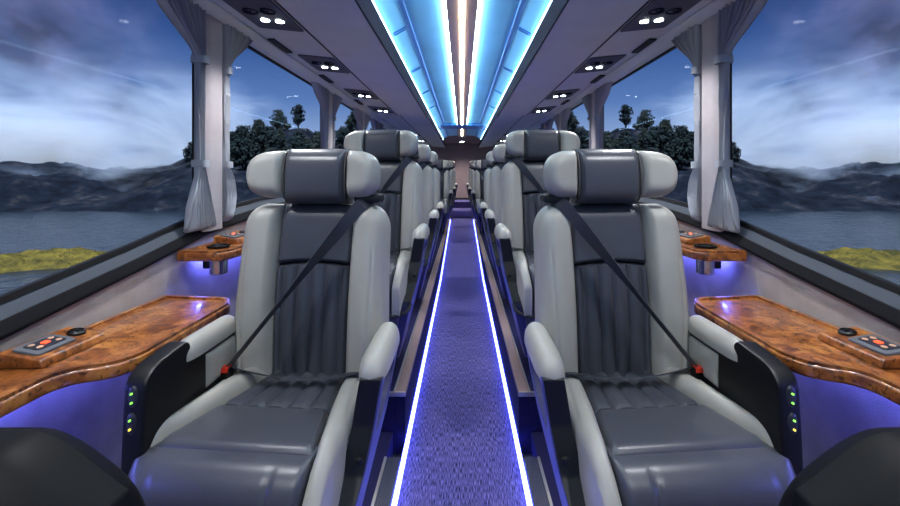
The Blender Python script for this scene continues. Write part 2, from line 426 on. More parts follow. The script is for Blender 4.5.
    B(MB().prism(round_poly([(-.352,.738),(-.334,.738),(-.33,.61),(-.37,.49),(-.455,.42),(-.462,.42),(-.385,.50),(-.348,.61)], .008), shx, .252, .309), 'frame_edge_shade', 'black_plastic', bevel=.004)  # black cover: shade on the frame's front edge put into colour
    B(MB().tube([(.243,-.45,.405),(.24,-.50,.39),(.22,-.53,.38),(.17,-.55,.37),(.08,-.555,.365)], .010, 8), 'shell_trim', 'black_plastic')
    B(MB().lathe([(.006,0),(.010,.003),(.010,.010),(.006,.013)], 14, (.258,-.397,.545), 'y'), 'recline_knob', 'black_plastic')
    # window arm: pad, tall black console with switches
    B(arm(MB(), -.308, -.238, -.30, .0, .768, .042), 'armrest_pad', 'grey_leather')
    side = round_poly([(.0,.70),(-.01,.763),(-.255,.768),(-.275,.815),(-.405,.802),(-.445,.775),(-.458,.60),(-.47,.06),(-.02,.06)], [.02,.02,.02,.02,.03,.06,.05,.02,.02])
    con = B(MB().prism(side, lambda a, b, t: (t, a, b), -.306, -.25), 'arm_console', 'black_plastic', bevel=.01)
    B(pillow(MB(), lambda s, t: (lerp(-.2,-.02,s), lerp(.64,.74,t)), .18, .1, .012, (.04,.04,.04,.04), z0, .004, lambda p, b, q: (-.249-b, p, q), 12, 10), 'arm_inset', 'grey_leather')
    for zz in (.738, .676):
        yy = -.449 - (.738-zz)*.085
        bt = B(pillow(MB(), lambda s, t: (-.280+.013*math.sqrt(max(.02, 1-(2*t-1)**2))*(2*s-1), lerp(zz-.027, zz+.027, t)), .026, .054, .007, (.008,.008,.01,.01), z0, .02, lambda p, b, q: (p, yy+.004+b, q), 10, 14), 'switch', 'slate_plastic', con)
        for dz, mm in ((.011,'led_green'), (-.011,'led_yellow' if zz < .7 else 'led_green')):
            B(MB().lathe([(.0026,-.002),(.0026,.003)], 10, (-.280, yy-.005, zz+dz), 'y'), 'indicator', mm, bt)
    # belt
    n = 14; pts, wd = [], []
    A_, Bv = Vector(xb(.175,-.085,.610)), Vector((-.235,-.115,.655))
    for k in range(n+1):
        t = k/n; p = A_.lerp(Bv, t); p.y -= .01*math.sin(PI*t)
        d = (Bv-A_).normalized(); fwd = Vector((0,-1,-.2)).normalized(); side_ = d.cross(fwd).normalized()
        ang = math.radians(76)*sstep((t+.12)/.75); pts.append(p); wd.append((side_*math.cos(ang)+fwd*math.sin(ang))*.043)
    pts = [xb(.20,-.005,.634), xb(.19,-.055,.632)] + pts; wd = [wd[0], wd[0]] + wd
    B(MB().ribbon(pts, wd, .003), 'shoulder_strap', 'belt_web')
    pts = []; wd = []
    for k in range(15):
        t = k/14; x = lerp(-.232,.236,t); y = lerp(-.095,-.085,t)-.03*math.sin(PI*t); z = lerp(.655,.645,t)-.02*math.sin(PI*t)
        pts.append((x, y, z)); wd.append(Vector((0,-.8,.6-.5*t)).normalized()*.042)
    B(MB().ribbon(pts, wd, .003), 'lap_strap', 'belt_web')
    q0 = Vector(xb(.19,-.035,.632))
    B(MB().box(q0.x-.05,q0.x+.045,q0.y-.035,q0.y+.06,q0.z-.012,q0.z+.02), 'belt_guide', 'black_plastic', bevel=.012)
    bk = B(MB().box(-.25,-.214,-.135,-.105,.60,.668), 'buckle', 'black_plastic', bevel=.006)
    B(MB().box(-.246,-.218,-.139,-.108,.655,.672), 'release_button', 'red_button', bk, bevel=.003)
    return root

# rows: distance from the eye, platform height, distance of the seat from the aisle line
rows = [(1.50,.05,.525,0),(2.71,.25,.515,0),(3.86,.25,.515,0),(4.93,.25,.515,0),(8.35,.27,.49,0),(9.75,.31,.445,0),(11.15,.36,.42,0)]
row_txt = ['in the first row', 'in the second row', 'in the third row', 'in the fourth row', 'in the fifth row', 'in the sixth row', 'in the last row']
seat0 = {1: make_seat(1), -1: make_seat(-1)}
for i, (d, zf, X, a) in enumerate(rows):
    for side, nm in ((1,'left'), (-1,'right')):
        o = seat0[side] if i == 0 else copy_tree(seat0[side])
        o.location = (-side*X, d, zf); o.rotation_euler = (0,0,-side*math.radians(a))
        tag(o, 'grey and charcoal leather reclining seat %s, %s of the aisle' % (row_txt[i], nm), 'seat', 'reclining seats along the aisle')

# ------------------------------------------------------------------ burl side tables
def make_table(sx, near, cup, y0=-.485):
    """origin: table top at the wall line, y measured from the row's seat"""
    root = empty('side_table')
    pts = [(1.172,.16),(.90,.125),(.86,.06),(.846,-.40),(.875,-.462),(.968,-.50),(.968,near+.04),(1.0,near),(1.172,near)]
    top = round_poly(pts, [.012,.05,.05,.07,.05,.06,.05,.03,.012])
    T = lambda a, b, t: (-a, b, t)
    MB().slab(top, T, -.036, 0, .008).build('table_top', 'burl_wood', root, sx)
    MB().prism(inset(top, .004), T, -.004, .007, inset(top, .02)).build('raised_rim', 'burl_wood', root, sx)
    # raised socket block along the wall
    prof = [(1.03,.0),(1.036,.022),(1.145,.04),(1.15,.0)]
    y1 = y0+.195
    con = MB().prism(prof, lambda a, b, t: (-a, t, b), y0, y1).build('socket_block', 'burl_wood', root, sx, bevel=.006)
    sl = math.atan2(.018,.109)
    def onblk(u, v, h):                                     # u across (0 front .. .1), v along, h above the sloped face
        return (-(1.04+u*math.cos(sl)-h*math.sin(sl)), v, .0225+u*math.sin(sl)+h*math.cos(sl))
    pl = round_poly([(.015,y0+.015),(.088,y0+.015),(.088,y0+.125),(.015,y0+.125)], .012)
    sp = MB().prism(pl, lambda a, b, t: onblk(a, b, t), -.002, .007).build('socket_plate', 'socket_grey', con, sx, bevel=.003)
    MB().prism(round_poly([(.03,y0+.03),(.074,y0+.03),(.074,y0+.11),(.03,y0+.11)], .008), lambda a, b, t: onblk(a, b, t), .0065, .0085).build('socket_face', 'slate_plastic', sp, sx)
    for u in (.041,.063):
        for v in (.044,.096):
            MB().prism([(u+.006*math.cos(k*PI/5), y0+v+.008*math.sin(k*PI/5)) for k in range(10)], lambda a, b, t: onblk(a, b, t), .008, .0102).build('socket_hole', 'socket_cream', sp, sx)
    MB().prism(round_poly([(.045,y0+.061),(.059,y0+.061),(.059,y0+.079),(.045,y0+.079)], .003), lambda a, b, t: onblk(a, b, t), .008, .011).build('rocker_switch', 'red_glow', sp, sx)
    cap = MB(); n = 20; pr = [(.021,0),(.021,.006),(.016,.010),(.015,.007),(.006,.007),(.006,.011)]
    vs = [onblk(.05+r*math.cos(2*PI*k/n), y1-.035+r*math.sin(2*PI*k/n), h) for r, h in pr for k in range(n)]
    cap.add(vs, [(i*n+k, i*n+(k+1) % n, (i+1)*n+(k+1) % n, (i+1)*n+k) for i in range(len(pr)-1) for k in range(n)] + [tuple(range(n)), tuple((len(pr)-1)*n+k for k in range(n))])
    cap.build('round_socket', 'black_plastic', con, sx)
    if cup:
        yc = near+.13
        ch = MB().lathe([(.030,-.115),(.036,-.11),(.037,-.04),(.037,-.036)], 28, (-1.07, yc, 0)).build('cup_holder', 'chrome', root, sx)
        MB().lathe([(.026,.003),(.043,.003),(.046,.006),(.046,.012),(.036,.012),(.034,.005)], 28, (-1.07, yc, 0)).build('cup_rim', 'black_plastic', ch, sx)
        MB().box(-1.13,-1.07,yc-.02,yc+.03,-.09,-.034).build('cup_bracket', 'black_plastic', ch, sx, bevel=.006)
    return root
for side, nm in ((1,'left'), (-1,'right')):
    first = make_table(side, -1.08, True); first.location = (0,1.54,CZ-.475)
    tag(first, 'burl wood side table under the first %s window, socket block at its near end' % nm, 'table', 'burl wood side tables')
    sec = make_table(side, -1.08, True, -.86); sec.location = (0,2.84,CZ-.315)
    tag(sec, 'burl wood side table with cup holder below the first %s curtain pillar' % nm, 'table', 'burl wood side tables')
    th = make_table(side, -.76, False, -.70); th.location = (0,3.99,CZ-.315)
    tag(th, 'burl wood side table beside the third row seat on the %s' % nm, 'table', 'burl wood side tables')
    for y_ in (4.98,):
        c = copy_tree(th); c.location = (0,y_,CZ-.315)
        tag(c, 'burl wood side table beside the fourth row seat on the %s' % nm, 'table', 'burl wood side tables')

# ------------------------------------------------------------------ shell of the coach
Y0, Y1 = -1.3, 12.5
ZB_TAB = [(-1.3,-.62),(.4,-.515),(1.117,-.416),(1.575,-.345),(2.0,-.268),(2.6,-.222),(3.4,-.205),(12.6,-.205)]
zb = lambda y: CZ + interp(ZB_TAB, y)
YS = [-1.3,-.5,.0,.4,.8,1.117,1.35,1.575,1.8,2.0,2.3,2.6,3.0,3.4,5,8,12.5]
def sweep(sec, ys=YS):
    """sec(y) gives an (x,z) loop"""
    mb = MB(); n = len(sec(ys[0])); vs = [(x, y, z) for y in ys for x, z in sec(y)]
    fs = [(i*n+k, i*n+(k+1) % n, (i+1)*n+(k+1) % n, (i+1)*n+k) for i in range(len(ys)-1) for k in range(n)]
    fs += [tuple(range(n)), tuple((len(ys)-1)*n+k for k in range(n))]
    return mb.add(vs, fs)
zfl = lambda y: interp([(5.4,0),(10.1,.29),(10.15,.29),(12.5,.29)], y)
FY = [Y0,5.4,7.75,10.1,12.5]
struct(sweep(lambda y: [(-.28,zfl(y)),(.28,zfl(y)),(.28,zfl(y)-.06),(-.28,zfl(y)-.06)], FY).build('floor', 'aisle_carpet'))
st = MB().box(-.27,.27,10.6,12.5,.3,.47); struct(st.build('floor_step', 'aisle_carpet', bevel=.01))
struct(MB().box(-.27,.27,11.5,12.5,.3,.64).build('floor_step', 'aisle_carpet', bevel=.01))
PILL = [(1.93,2.10),(3.70,3.86),(4.98,5.12),(5.85,6.0),(7.6,7.75),(9.3,9.45),(11.0,11.15)]
tn = 0
wn = 0
for side, nm in ((1,'left'), (-1,'right')):
    S = side
    # floor beside the aisle: low bay for the first row, platform from there on
    struct(MB().box(-1.2,-.345,Y0,2.15,-.06,.05).build('floor_'+nm, 'dark_carpet', sx=S))
    zp = lambda y: interp([(2.15,.25),(7.9,.25),(8.1,.27),(9.2,.27),(9.4,.31),(10.5,.31),(10.7,.36),(12.5,.36)], y)
    struct(sweep(lambda y: [(-1.2,zp(y)),(-.335,zp(y)),(-.335,-.06),(-1.2,-.06)], [2.15,7.9,8.1,9.2,9.4,10.5,10.7,12.5]).build('floor_'+nm, 'dark_carpet', sx=S))
    struct(sweep(lambda y: [(-.334,zp(y)-.022),(-.284,zp(y)-.022),(-.284,-.06),(-.334,-.06)], [2.15,7.9,8.1,9.2,9.4,10.5,10.7,12.5]).build('floor_'+nm, 'dark_carpet', sx=S))
    struct(sweep(lambda y: [(-.335,zp(y)+.003),(-.281,zp(y)+.003),(-.281,zp(y)-.02),(-.335,zp(y)-.02)], [2.14,7.9,8.1,9.2,9.4,10.5,10.7,12.5]).build('trim_%d' % (tn+1), 'tread_brown', sx=S, bevel=.004))
    struct(MB().box(-.342,-.334,2.13,7.9,.246,.258).build('trim_%d' % (tn+2), 'metal_edge', sx=S))
    struct(MB().box(-.60,-.281,2.128,2.142,.238,.258).build('trim_%d' % (tn+3), 'metal_edge', sx=S))
    rb = MB()
    for k in range(6): rb.box(-.334+k*.0088,-.334+k*.0088+.006,Y0,1.95,.04,.057)
    rb.box(-.345,-.281,Y0,1.95,-.06,.052); struct(rb.build('trim_%d' % (tn+4), 'tread_ribbed', sx=S))
    struct(MB().box(-.352,-.341,Y0,1.95,.03,.058).build('trim_%d' % (tn+5), 'metal_edge', sx=S))
    # side wall, duct cover, sill
    struct(sweep(lambda y: [(-1.255,-.1),(-1.178,-.1),(-1.178,CZ-.5),(-1.192,zb(y)),(-1.255,zb(y))]).build('wall_'+nm, 'panel_carpet', sx=S))
    struct(sweep(lambda y: [(-1.178,zp(y) if y>2.15 else .05),(-1.09,zp(y) if y>2.15 else .05),(-1.09,(zp(y) if y>2.15 else .05)+.10),(-1.178,(zp(y) if y>2.15 else .05)+.14)], [Y0,2.149,2.151,7.9,8.1,9.2,9.4,10.5,10.7,12.5]).build('baseboard_'+nm, 'duct_cover', sx=S))
    struct(sweep(lambda y: [(-1.25,zb(y)),(-1.172,zb(y)),(-1.17,zb(y)+.012),(-1.185,zb(y)+.044),(-1.25,zb(y)+.044)]).build('trim_%d' % (tn+6), 'sill_dark', sx=S, bevel=.003))
    struct(sweep(lambda y: [(-1.25,zb(y)+.044),(-1.19,zb(y)+.044),(-1.226,zb(y)+.076),(-1.25,zb(y)+.076)]).build('trim_%d' % (tn+7), 'sill_grey', sx=S))
    # head rail above the windows
    struct(MB().prism([(-1.255,CZ+.755),(-1.15,CZ+.735),(-1.095,CZ+.757),(-1.095,CZ+.86),(-1.255,CZ+.86)], lambda a, b, t: (a, t, b), Y0, Y1).build('trim_%d' % (tn+8), 'rack_vinyl', sx=S, bevel=.006))
    tn += 8
    # windows with their gaskets
    ys = [Y0] + [v for p in PILL for v in p] + [Y1]
    for k in range(0, len(ys), 2):
        a, b = ys[k]-(.05 if k else 0), ys[k+1]+(.05 if k+2 < len(ys) else 0); wn += 1
        mids = [a] + [y for y in YS if a < y < b] + [b]
        pane = MB()
        vs = []
        for y in mids: vs += [(-1.236,y,zb(y)+.07),(-1.242,y,zb(y)+.07),(-1.242,y,CZ+.80),(-1.236,y,CZ+.80)]
        pane.add(vs, [(i*4+q, i*4+(q+1) % 4, (i+1)*4+(q+1) % 4, (i+1)*4+q) for i in range(len(mids)-1) for q in range(4)] + [(0,1,2,3), tuple((len(mids)-1)*4+q for q in range(4))])
        w_ = struct(pane.build('window_%d' % wn, 'window_glass', sx=S, smooth=False))
        g = MB()
        for lo in (0, 1):
            vs = []
            for y in mids:
                z0, z1 = (zb(y)+.074, zb(y)+.093) if lo == 0 else (CZ+.736, CZ+.775)
                vs += [(-1.218,y,z0),(-1.235,y,z0),(-1.235,y,z1),(-1.218,y,z1)]
            g.add(vs, [(i*4+q, i*4+(q+1) % 4, (i+1)*4+(q+1) % 4, (i+1)*4+q) for i in range(len(mids)-1) for q in range(4)] + [(0,1,2,3), tuple((len(mids)-1)*4+q for q in range(4))])
        for y in (a+.008, b-.008): g.box(-1.235,-1.2335,y-.006,y+.006,zb(y)+.09,CZ+.745)
        g.build('window_frame', 'gasket', w_, S)
    for j, (a, b) in enumerate(PILL):
        p = MB().prism(round_poly([(-1.232,a+.045),(-1.165,a),(-1.15,a+.035),(-1.15,b-.035),(-1.165,b-.012),(-1.232,b)], [0,.02,.02,.02,.02,0]), lambda x, y, t: (x, y, t), zb(a)+.03, CZ+.75)
        struct(p.build('pillar', 'pillar_trim', sx=S))
# ceiling
CE = [(0,.955),(.088,.952),(.20,.95),(.315,.94),(.45,.868)]
def strip(x0, x1, z0, z1, y0, y1, th=.012):
    return MB().add([(x0,y0,z0),(x1,y0,z1),(x1,y1,z1),(x0,y1,z0),(x0,y0,z0+th),(x1,y0,z1+th),(x1,y1,z1+th),(x0,y1,z0+th)],
                    [(0,1,2,3),(7,6,5,4),(0,4,5,1),(1,5,6,2),(2,6,7,3),(3,7,4,0)])
struct(MB().box(-.086,.086,Y0,10.1,CZ+.92,CZ+.96).build('ceiling', 'ceiling_beige', bevel=.004))
for S in (1,-1):
    for (a, b) in ((.098,.315),(.335,.46)):
        z = lambda x: CZ+interp(CE, x)
        struct(strip(-b,-a,z(b),z(a),Y0,7.7).build('ceiling', 'ceiling_blue', sx=S, smooth=False))
        struct(strip(-b,-a,z(b),z(a),8.25,10.1).build('ceiling', 'ceiling_blue', sx=S, smooth=False))
    struct(MB().box(-.338,-.312,Y0,10.1,CZ+.922,CZ+.945).build('trim_%d' % (tn+1), 'ceiling_rail', sx=S, bevel=.004))
    tn += 1
    br = [1.55,2.67,3.63,4.6,5.6]
    for y in br:
        m = MB(); m.prism(round_poly([(-.425,y-.022),(-.345,y-.022),(-.345,y+.022),(-.425,y+.022)], .008), lambda a, b, t: (a, b, CZ+interp(CE,-a)-.004+t), -.004, .004, round_poly([(-.415,y-.014),(-.355,y-.014),(-.355,y+.014),(-.415,y+.014)], .006))
        tag(m.build('ceiling_bracket', 'ceiling_rail', sx=S), None, None)
        tn += 1
        o = bpy.context.scene.collection.objects[-1]; o.name = 'trim_%d' % tn; struct(o)
struct(MB().box(-.44,.44,7.7,8.25,CZ+.9,CZ+.955).build('ceiling_beam', 'ceiling_rail', bevel=.02))
struct(MB().box(-.5,.5,10.1,Y1,CZ+.935,CZ+.955).build('ceiling', 'rear_wall'))
struct(MB().box(-1.27,1.27,Y0,Y1+.1,CZ+1.0,CZ+1.05).build('roof', 'bus_roof'))
struct(MB().box(-1.26,1.26,Y1,Y1+.06,-.1,CZ+1.0).build('wall_rear', 'rear_wall'))
rd = MB().prism(round_poly([(-.23,.66),(.23,.66),(.23,1.25),(-.23,1.25)], .02), lambda a, b, t: (a, t, b), Y1-.02, Y1).build('door_1', 'rear_wall', bevel=.005); struct(rd)
MB().box(-.2,.2,Y1-.03,Y1-.018,.66,.70).build('door_vent', 'gasket', rd)
struct(MB().box(-1.26,1.26,Y0,Y1,-.2,-.06).build('floor_pan', 'bus_roof'))

# ------------------------------------------------------------------ lit strips
def led(name, mb, m, label, group=None, body='black_plastic'):
    o = mb.build(name, m, None); tag(o, label, 'light strip', group); return o
for S, nm in ((1,'left'), (-1,'right')):
    led('led_strip', sweep(lambda y: [(-.2785*S,zfl(y)+.003),(-.262*S,zfl(y)+.003),(-.264*S,zfl(y)+.007),(-.2785*S,zfl(y)+.030)], [-1.2,5.4,7.75,10.1]), 'led_aisle', 'blue white light strip along the %s edge of the aisle carpet' % nm, 'aisle light strips')
    led('led_strip', sweep(lambda y: [(-.096*S,CZ+.926),(-.0865*S,CZ+.922),(-.0865*S,CZ+.948),(-.096*S,CZ+.945)], [Y0,7.69]), 'led_ceiling', 'white light strip on the %s side of the beige ceiling panel' % nm, 'ceiling light strips')
    led('led_strip', sweep(lambda y: [(-.444*S,CZ+.846),(-.435*S,CZ+.846),(-.435*S,CZ+.859),(-.444*S,CZ+.859)], [Y0,10.1]), 'led_edge', 'light strip along the upper edge of the %s luggage rack' % nm, 'rack light strips')
    led('led_strip', sweep(lambda y: [(-1.165*S,CZ-.53),(-1.14*S,CZ-.53),(-1.14*S,CZ-.518),(-1.165*S,CZ-.518)], [.5,1.70]), 'led_wall', 'blue light strip under the first side table on the %s wall' % nm, 'light strips under the tables')
    led('led_strip', sweep(lambda y: [(-1.165*S,CZ-.37),(-1.14*S,CZ-.37),(-1.14*S,CZ-.358),(-1.165*S,CZ-.358)], [1.9,5.2]), 'led_wall', 'blue light strip under the tables behind the first %s pillar' % nm, 'light strips under the tables')
led('ceiling_lamp', sweep(lambda y: [(-.011,CZ+.914),(.011,CZ+.914),(.014,CZ+.92),(-.014,CZ+.92)], [Y0,9.9]), 'led_warm', 'long warm white light bar down the middle of the ceiling')

# ------------------------------------------------------------------ luggage racks with reading lights
def rack(S, y0, y1, dz, nm, lab):
    root = empty('luggage_rack', (0,y0,CZ))
    P = [(-.432,.705+dz),(-.445,.842),(-.475,.90),(-1.25,.90),(-1.25,.862),(-1.094,.86),(-1.094,.768+dz),(-.79,.738+dz)]
    MB().prism(P, lambda a, b, t: (a, t, b), 0, y1-y0).build('rack_body', 'rack_vinyl', root, S, bevel=.004)
    MB().prism([(-.428,.70+dz),(-.441,.842),(-.432,.842),(-.419,.70+dz),(-.424,.695+dz)], lambda a, b, t: (a, t, b), 0, y1-y0).build('edge_trim', 'rack_edge', root, S, bevel=.002)
    MB().prism([(-.782,.7345+dz),(-.792,.735+dz),(-.792,.739+dz),(-.782,.739+dz)], lambda a, b, t: (a, t, b), 0, y1-y0).build('panel_seam', 'gasket', root, S)
    tag(root, lab, 'luggage rack', 'overhead luggage racks')
for S, nm in ((1,'left'), (-1,'right')):
    rack(S, Y0, 5.2, 0, nm, 'grey overhead luggage rack above the front seats, %s of the aisle' % nm)
    rack(S, 5.23, 11.2, .035, nm, 'grey overhead luggage rack section at the rear, %s of the aisle' % nm)
def under(x, dz=0): return interp([(.432,.705),(.79,.738),(1.094,.768)], x) + dz
def light_panel(S):
    r = empty('reading_light_panel')
    T = lambda a, b, t: (-a, b, under(a)-t)
    MB().prism(round_poly([(.80,-.2),(1.03,-.2),(1.03,.2),(.80,.2)], .02), T, .001, .008).build('panel_plate', 'rack_panel', r, S, bevel=.002)
    for x, y in ((.868,.06),(.938,.06)):
        MB().lathe([(.019,-.004),(.019,.003)], 18, (-x, y, under(x)-.008)).build('lamp_lens', 'lens_white', r, S)
    for x, y in ((.868,-.07),(.955,-.05)):
        n = 20; v = MB(); pr = [(.034,.006),(.034,.014),(.028,.014),(.026,.007),(.006,.007),(.005,.012)]
        v.add([(-(x+q*math.cos(2*PI*k/n)), y+q*math.sin(2*PI*k/n), under(x)-h) for q, h in pr for k in range(n)],
              [(i*n+k, i*n+(k+1) % n, (i+1)*n+(k+1) % n, (i+1)*n+k) for i in range(len(pr)-1) for k in range(n)] + [tuple(range(n)), tuple((len(pr)-1)*n+k for k in range(n))])
        v.build('air_vent', 'rack_edge', r, S)
    return r
order = ['added unseen nearest of all','added unseen ahead of first pillar','above the first pillar','above the second row seat','above the third row seat','above the fourth row seat','added above the fifth row seat','added above the sixth row seat','added above the last row seat']  # panels ahead of the pillars are added out of view to light seat fronts
PY = [-.1,.95,1.99,2.88,3.93,4.85,8.1,9.5,10.8]  # rear rack panels and their lamps are added to brighten the dark rear seats
for S, nm in ((1,'left'), (-1,'right')):
    base = light_panel(S)
    for i, y in enumerate(PY):
        o = base if i == 0 else copy_tree(base)
        up = .035 if y > 5.2 else 0
        o.location = (0,y,CZ+up)
        tag(o, 'dark two-lamp reading light panel %s, %s of aisle' % (order[i], nm), 'reading light', 'reading light panels')
        ld = bpy.data.lights.new('reading_lamp', 'SPOT'); ld.energy = 45; ld.spot_size = math.radians(120); ld.spot_blend = .8; ld.color = (.95,.97,1); ld.shadow_soft_size = .03
        lo = bpy.data.objects.new('reading_lamp', ld); COL.objects.link(lo); lo.location = (-S*.903, y+.06, CZ+up+under(.915)-.03); lo.rotation_euler = (0, math.radians(S*-8), 0)
    for i, y in enumerate((1.45,2.5,3.35,4.4)):
        o = MB().box(-1.075,-1.035,-.13,.13,-.006,.004).build('vent_slot', 'gasket', None, S, bevel=.003)
        o.location = (0,y,CZ+under(1.055)-.009)
        tag(o, 'narrow black slot in the rack underside, %s side, %s' % (nm, ['by the first pillar','ahead of the second row light','behind the second row light','by the fourth row light'][i]), 'vent', 'vent slots under the racks')

dn = empty('ceiling_downlight', (0,11.6,CZ+.935))
MB().lathe([(.07,-.012),(.09,-.006),(.09,.004)], 24).build('lamp_ring', 'rack_edge', dn)
MB().lathe([(.055,-.016),(.06,-.011)], 24).build('lamp_lens', 'lens_white', dn)
tag(dn, 'small round ceiling lamp shining down the brown rear wall', 'ceiling lamp')
ld = bpy.data.lights.new('rear_lamp', 'SPOT'); ld.energy = 190; ld.spot_size = math.radians(140); ld.spot_blend = 1; ld.color = (1,.92,.86); ld.shadow_soft_size = .05
lo = bpy.data.objects.new('rear_lamp', ld); COL.objects.link(lo); lo.location = (0,11.6,CZ+.90)

# ------------------------------------------------------------------ curtains
def curtain(S, yp, dr, loc, label):
    """yp: pillar edge, dr: -1 hangs towards the windscreen, +1 towards the rear"""
    root = empty('curtain', (0,yp,0)); root.scale = (1,1,1)
    zt, zbm = CZ+.745, zb(yp)+.05 if dr < 0 else zb(yp)+.05
    prof = ([(zt,.34),(CZ+.66,.24),(CZ+.56,.065),(CZ+.52,.036),(CZ+.49,.038),(CZ+.3,.04),(CZ+.1,.038),(CZ+.055,.034),(CZ+.0,.05),(CZ-.12,.12),(zbm,.165)] if dr < 0 else
            [(zt,.27),(CZ+.68,.2),(CZ+.58,.07),(CZ+.525,.03),(CZ+.4,.035),(CZ+.1,.035),(CZ+.055,.035),(CZ-.02,.09),(CZ-.1,.10),(CZ-.2,.05),(zbm,.04)])
    prof = prof[::-1]
    off = lambda z: (interp([(zbm,.07),(CZ-.12,.04),(CZ+.05,.0),(zt,.0)], z) if dr < 0 else 0)
    NF = 11
    def f(u, v):
        z = lerp(zbm, zt, v); W = interp(prof, z)
        if v > 0 and v < 1: W = (interp(prof, z-.012)+2*W+interp(prof, z+.012))/4
        amp = .010 + .014*sstep((CZ+.05-z)/.3) + .012*sstep((z-CZ-.5)/.2)
        a = amp*math.sin(u*NF*2*PI + 1.2*math.sin(v*5)) + .004*math.sin(u*23+v*9)
        zz = z + (.012*math.sin(u*NF*2*PI+.8) if v < .02 else 0)
        return (-1.172 + a + .012, dr*(u*W) + (off(z)), zz)
    o = MB().grid(f, 110, 56).build('drape', 'curtain_cloth', root, S)
    m = o.modifiers.new('thickness', 'SOLIDIFY'); m.thickness = .003
    for zz in (CZ+.515, CZ+.055):
        W = interp(prof, zz); t = MB()
        c = dr*W/2 + off(zz); hw = W/2+.006
        lp = round_poly([(-1.195,c-hw),(-1.128,c-hw),(-1.128,c+hw),(-1.195,c+hw)], .016)
        t.prism(lp, lambda a, b, q: (a, b, q), zz-.016, zz+.016, inset(lp, .004))
        t.build('tie_band', 'curtain_cloth', root, S)
    tag(root, label, 'curtain', 'window curtains')
pt = ['first','second','third','fourth']
for S, nm in ((1,'left'), (-1,'right')):
    for j, (a, b) in enumerate(PILL[:4]):
        curtain(S, a-.005, -1, nm, 'grey pleated curtain tied on the near side of the %s pillar, %s windows' % (pt[j], nm))
        curtain(S, b-.01, 1, nm, 'grey pleated curtain tied on the far side of the %s pillar, %s windows' % (pt[j], nm))

# ------------------------------------------------------------------ black seats beside the eye
def guide_seat(S, nm):
    root = empty('guide_seat', (-S*.642,.52,.05), 0)
    def xg(p, b, v): return (p, b+.14*v, .42+v)
    hw = lambda v: .205 - (.11*(1-math.sqrt(max(0, 1-((v-.31)/.25)**2))) if v > .31 else 0)
    top = .493
    def bd(s, t):
        v = lerp(-.02, top, t); x = lerp(-1, 1, s)*hw(v)
        if v > .3: v -= 0*x
        return (x, v - .09*sstep((x-.02)/.2)*sstep((t-.6)/.4))
    pillow(MB(), bd, .41, .5, .085, (.13,.13,.06,.14), lambda x, v: 0, .03, xg, 36, 36).build('backrest', 'black_leather', root, S, angle=85)
    pillow(MB(), bd, .53, .5, .05, (.08,.08,.06,.07), lambda x, v: 0, .0, lambda p, b, v: xg(p, .03-b, v), 26, 26).build('back_shell', 'black_leather', root, S, angle=85)
    pillow(MB(), lambda s, t: (lerp(-.2,.2,s), lerp(-.42,.0,t)), .4, .42, .07, (.06,.06,.08,.04), lambda x, v: 0, .08, lambda p, b, q: (p, q, .38-b), 20, 20).build('seat', 'black_leather', root, S)
    MB().box(-.17,.17,-.34,-.02,0,.31).build('pedestal', 'black_plastic', root, S, bevel=.02)
    tag(root, 'black leather guide seat, only its top corner showing, below the near %s window' % nm, 'seat', 'black guide seats')
guide_seat(1, 'left'); guide_seat(-1, 'right')

# ------------------------------------------------------------------ outside: lake, hills, trees, steam
LZ = CZ-3.0
def hill(x, y):
    X = abs(x)
    f = lambda cx, cy, rx, ry, h: h*math.exp(-((X-cx)/rx)**2-((y-cy)/ry)**2)
    h = f(25,66,14,14,7.6) + f(8,78,16,16,7) + f(49,42,7,6,3.4) + f(42,60,12,12,2.3) + f(58,66,15,18,2.6) + f(24,44,7,9,2.0) + f(80,60,20,26,3)
    n = noise.fractal(Vector((X*.11, y*.11, 3.1)), 1, 2, 6)
    n2 = noise.fractal(Vector((X*.5, y*.5, 1.7)), 1, 2, 4)
    shore = sstep((math.hypot(X*.55, y)-36)/8)
    return LZ - .8 + shore*(.9 + h*(1+.35*n) + .8*n*min(1, h) + .3*n2)
for S, nm in ((1,'left'), (-1,'right')):
    def t(u, v):
        r = lerp(26, 130, v**1.4); a = math.radians(lerp(-2, 78, u)); x, y = r*math.sin(a), r*math.cos(a)
        return (-x, y, hill(x, y))
    struct(MB().grid(t, 190, 120).build('hills_'+nm, 'rocky_hill', sx=S, angle=180))
    struct(MB().grid(lambda u, v: (-lerp(2.2,130,u), lerp(-30,120,v), LZ), 4, 4).build('lake_'+nm, 'lake_water', sx=S))
    def mo(u, v):
        r = v; a = 2*PI*u; k = 1+.22*noise.noise(Vector((3*math.cos(a), 3*math.sin(a), 5)))
        h = (1-r**3)*.28*(1+.8*noise.noise(Vector((6*r*math.cos(a), 6*r*math.sin(a), 2))))-.02
        return (-(14.8+2.1*r*k*math.cos(a)), 15.2+2.3*r*k*math.sin(a)*(.9), LZ+h)
    tag(MB().grid(mo, 48, 16).build('mossy_bank', 'moss', sx=S, angle=180), 'yellow green mossy bank in the water outside the first %s window' % nm, 'bank')
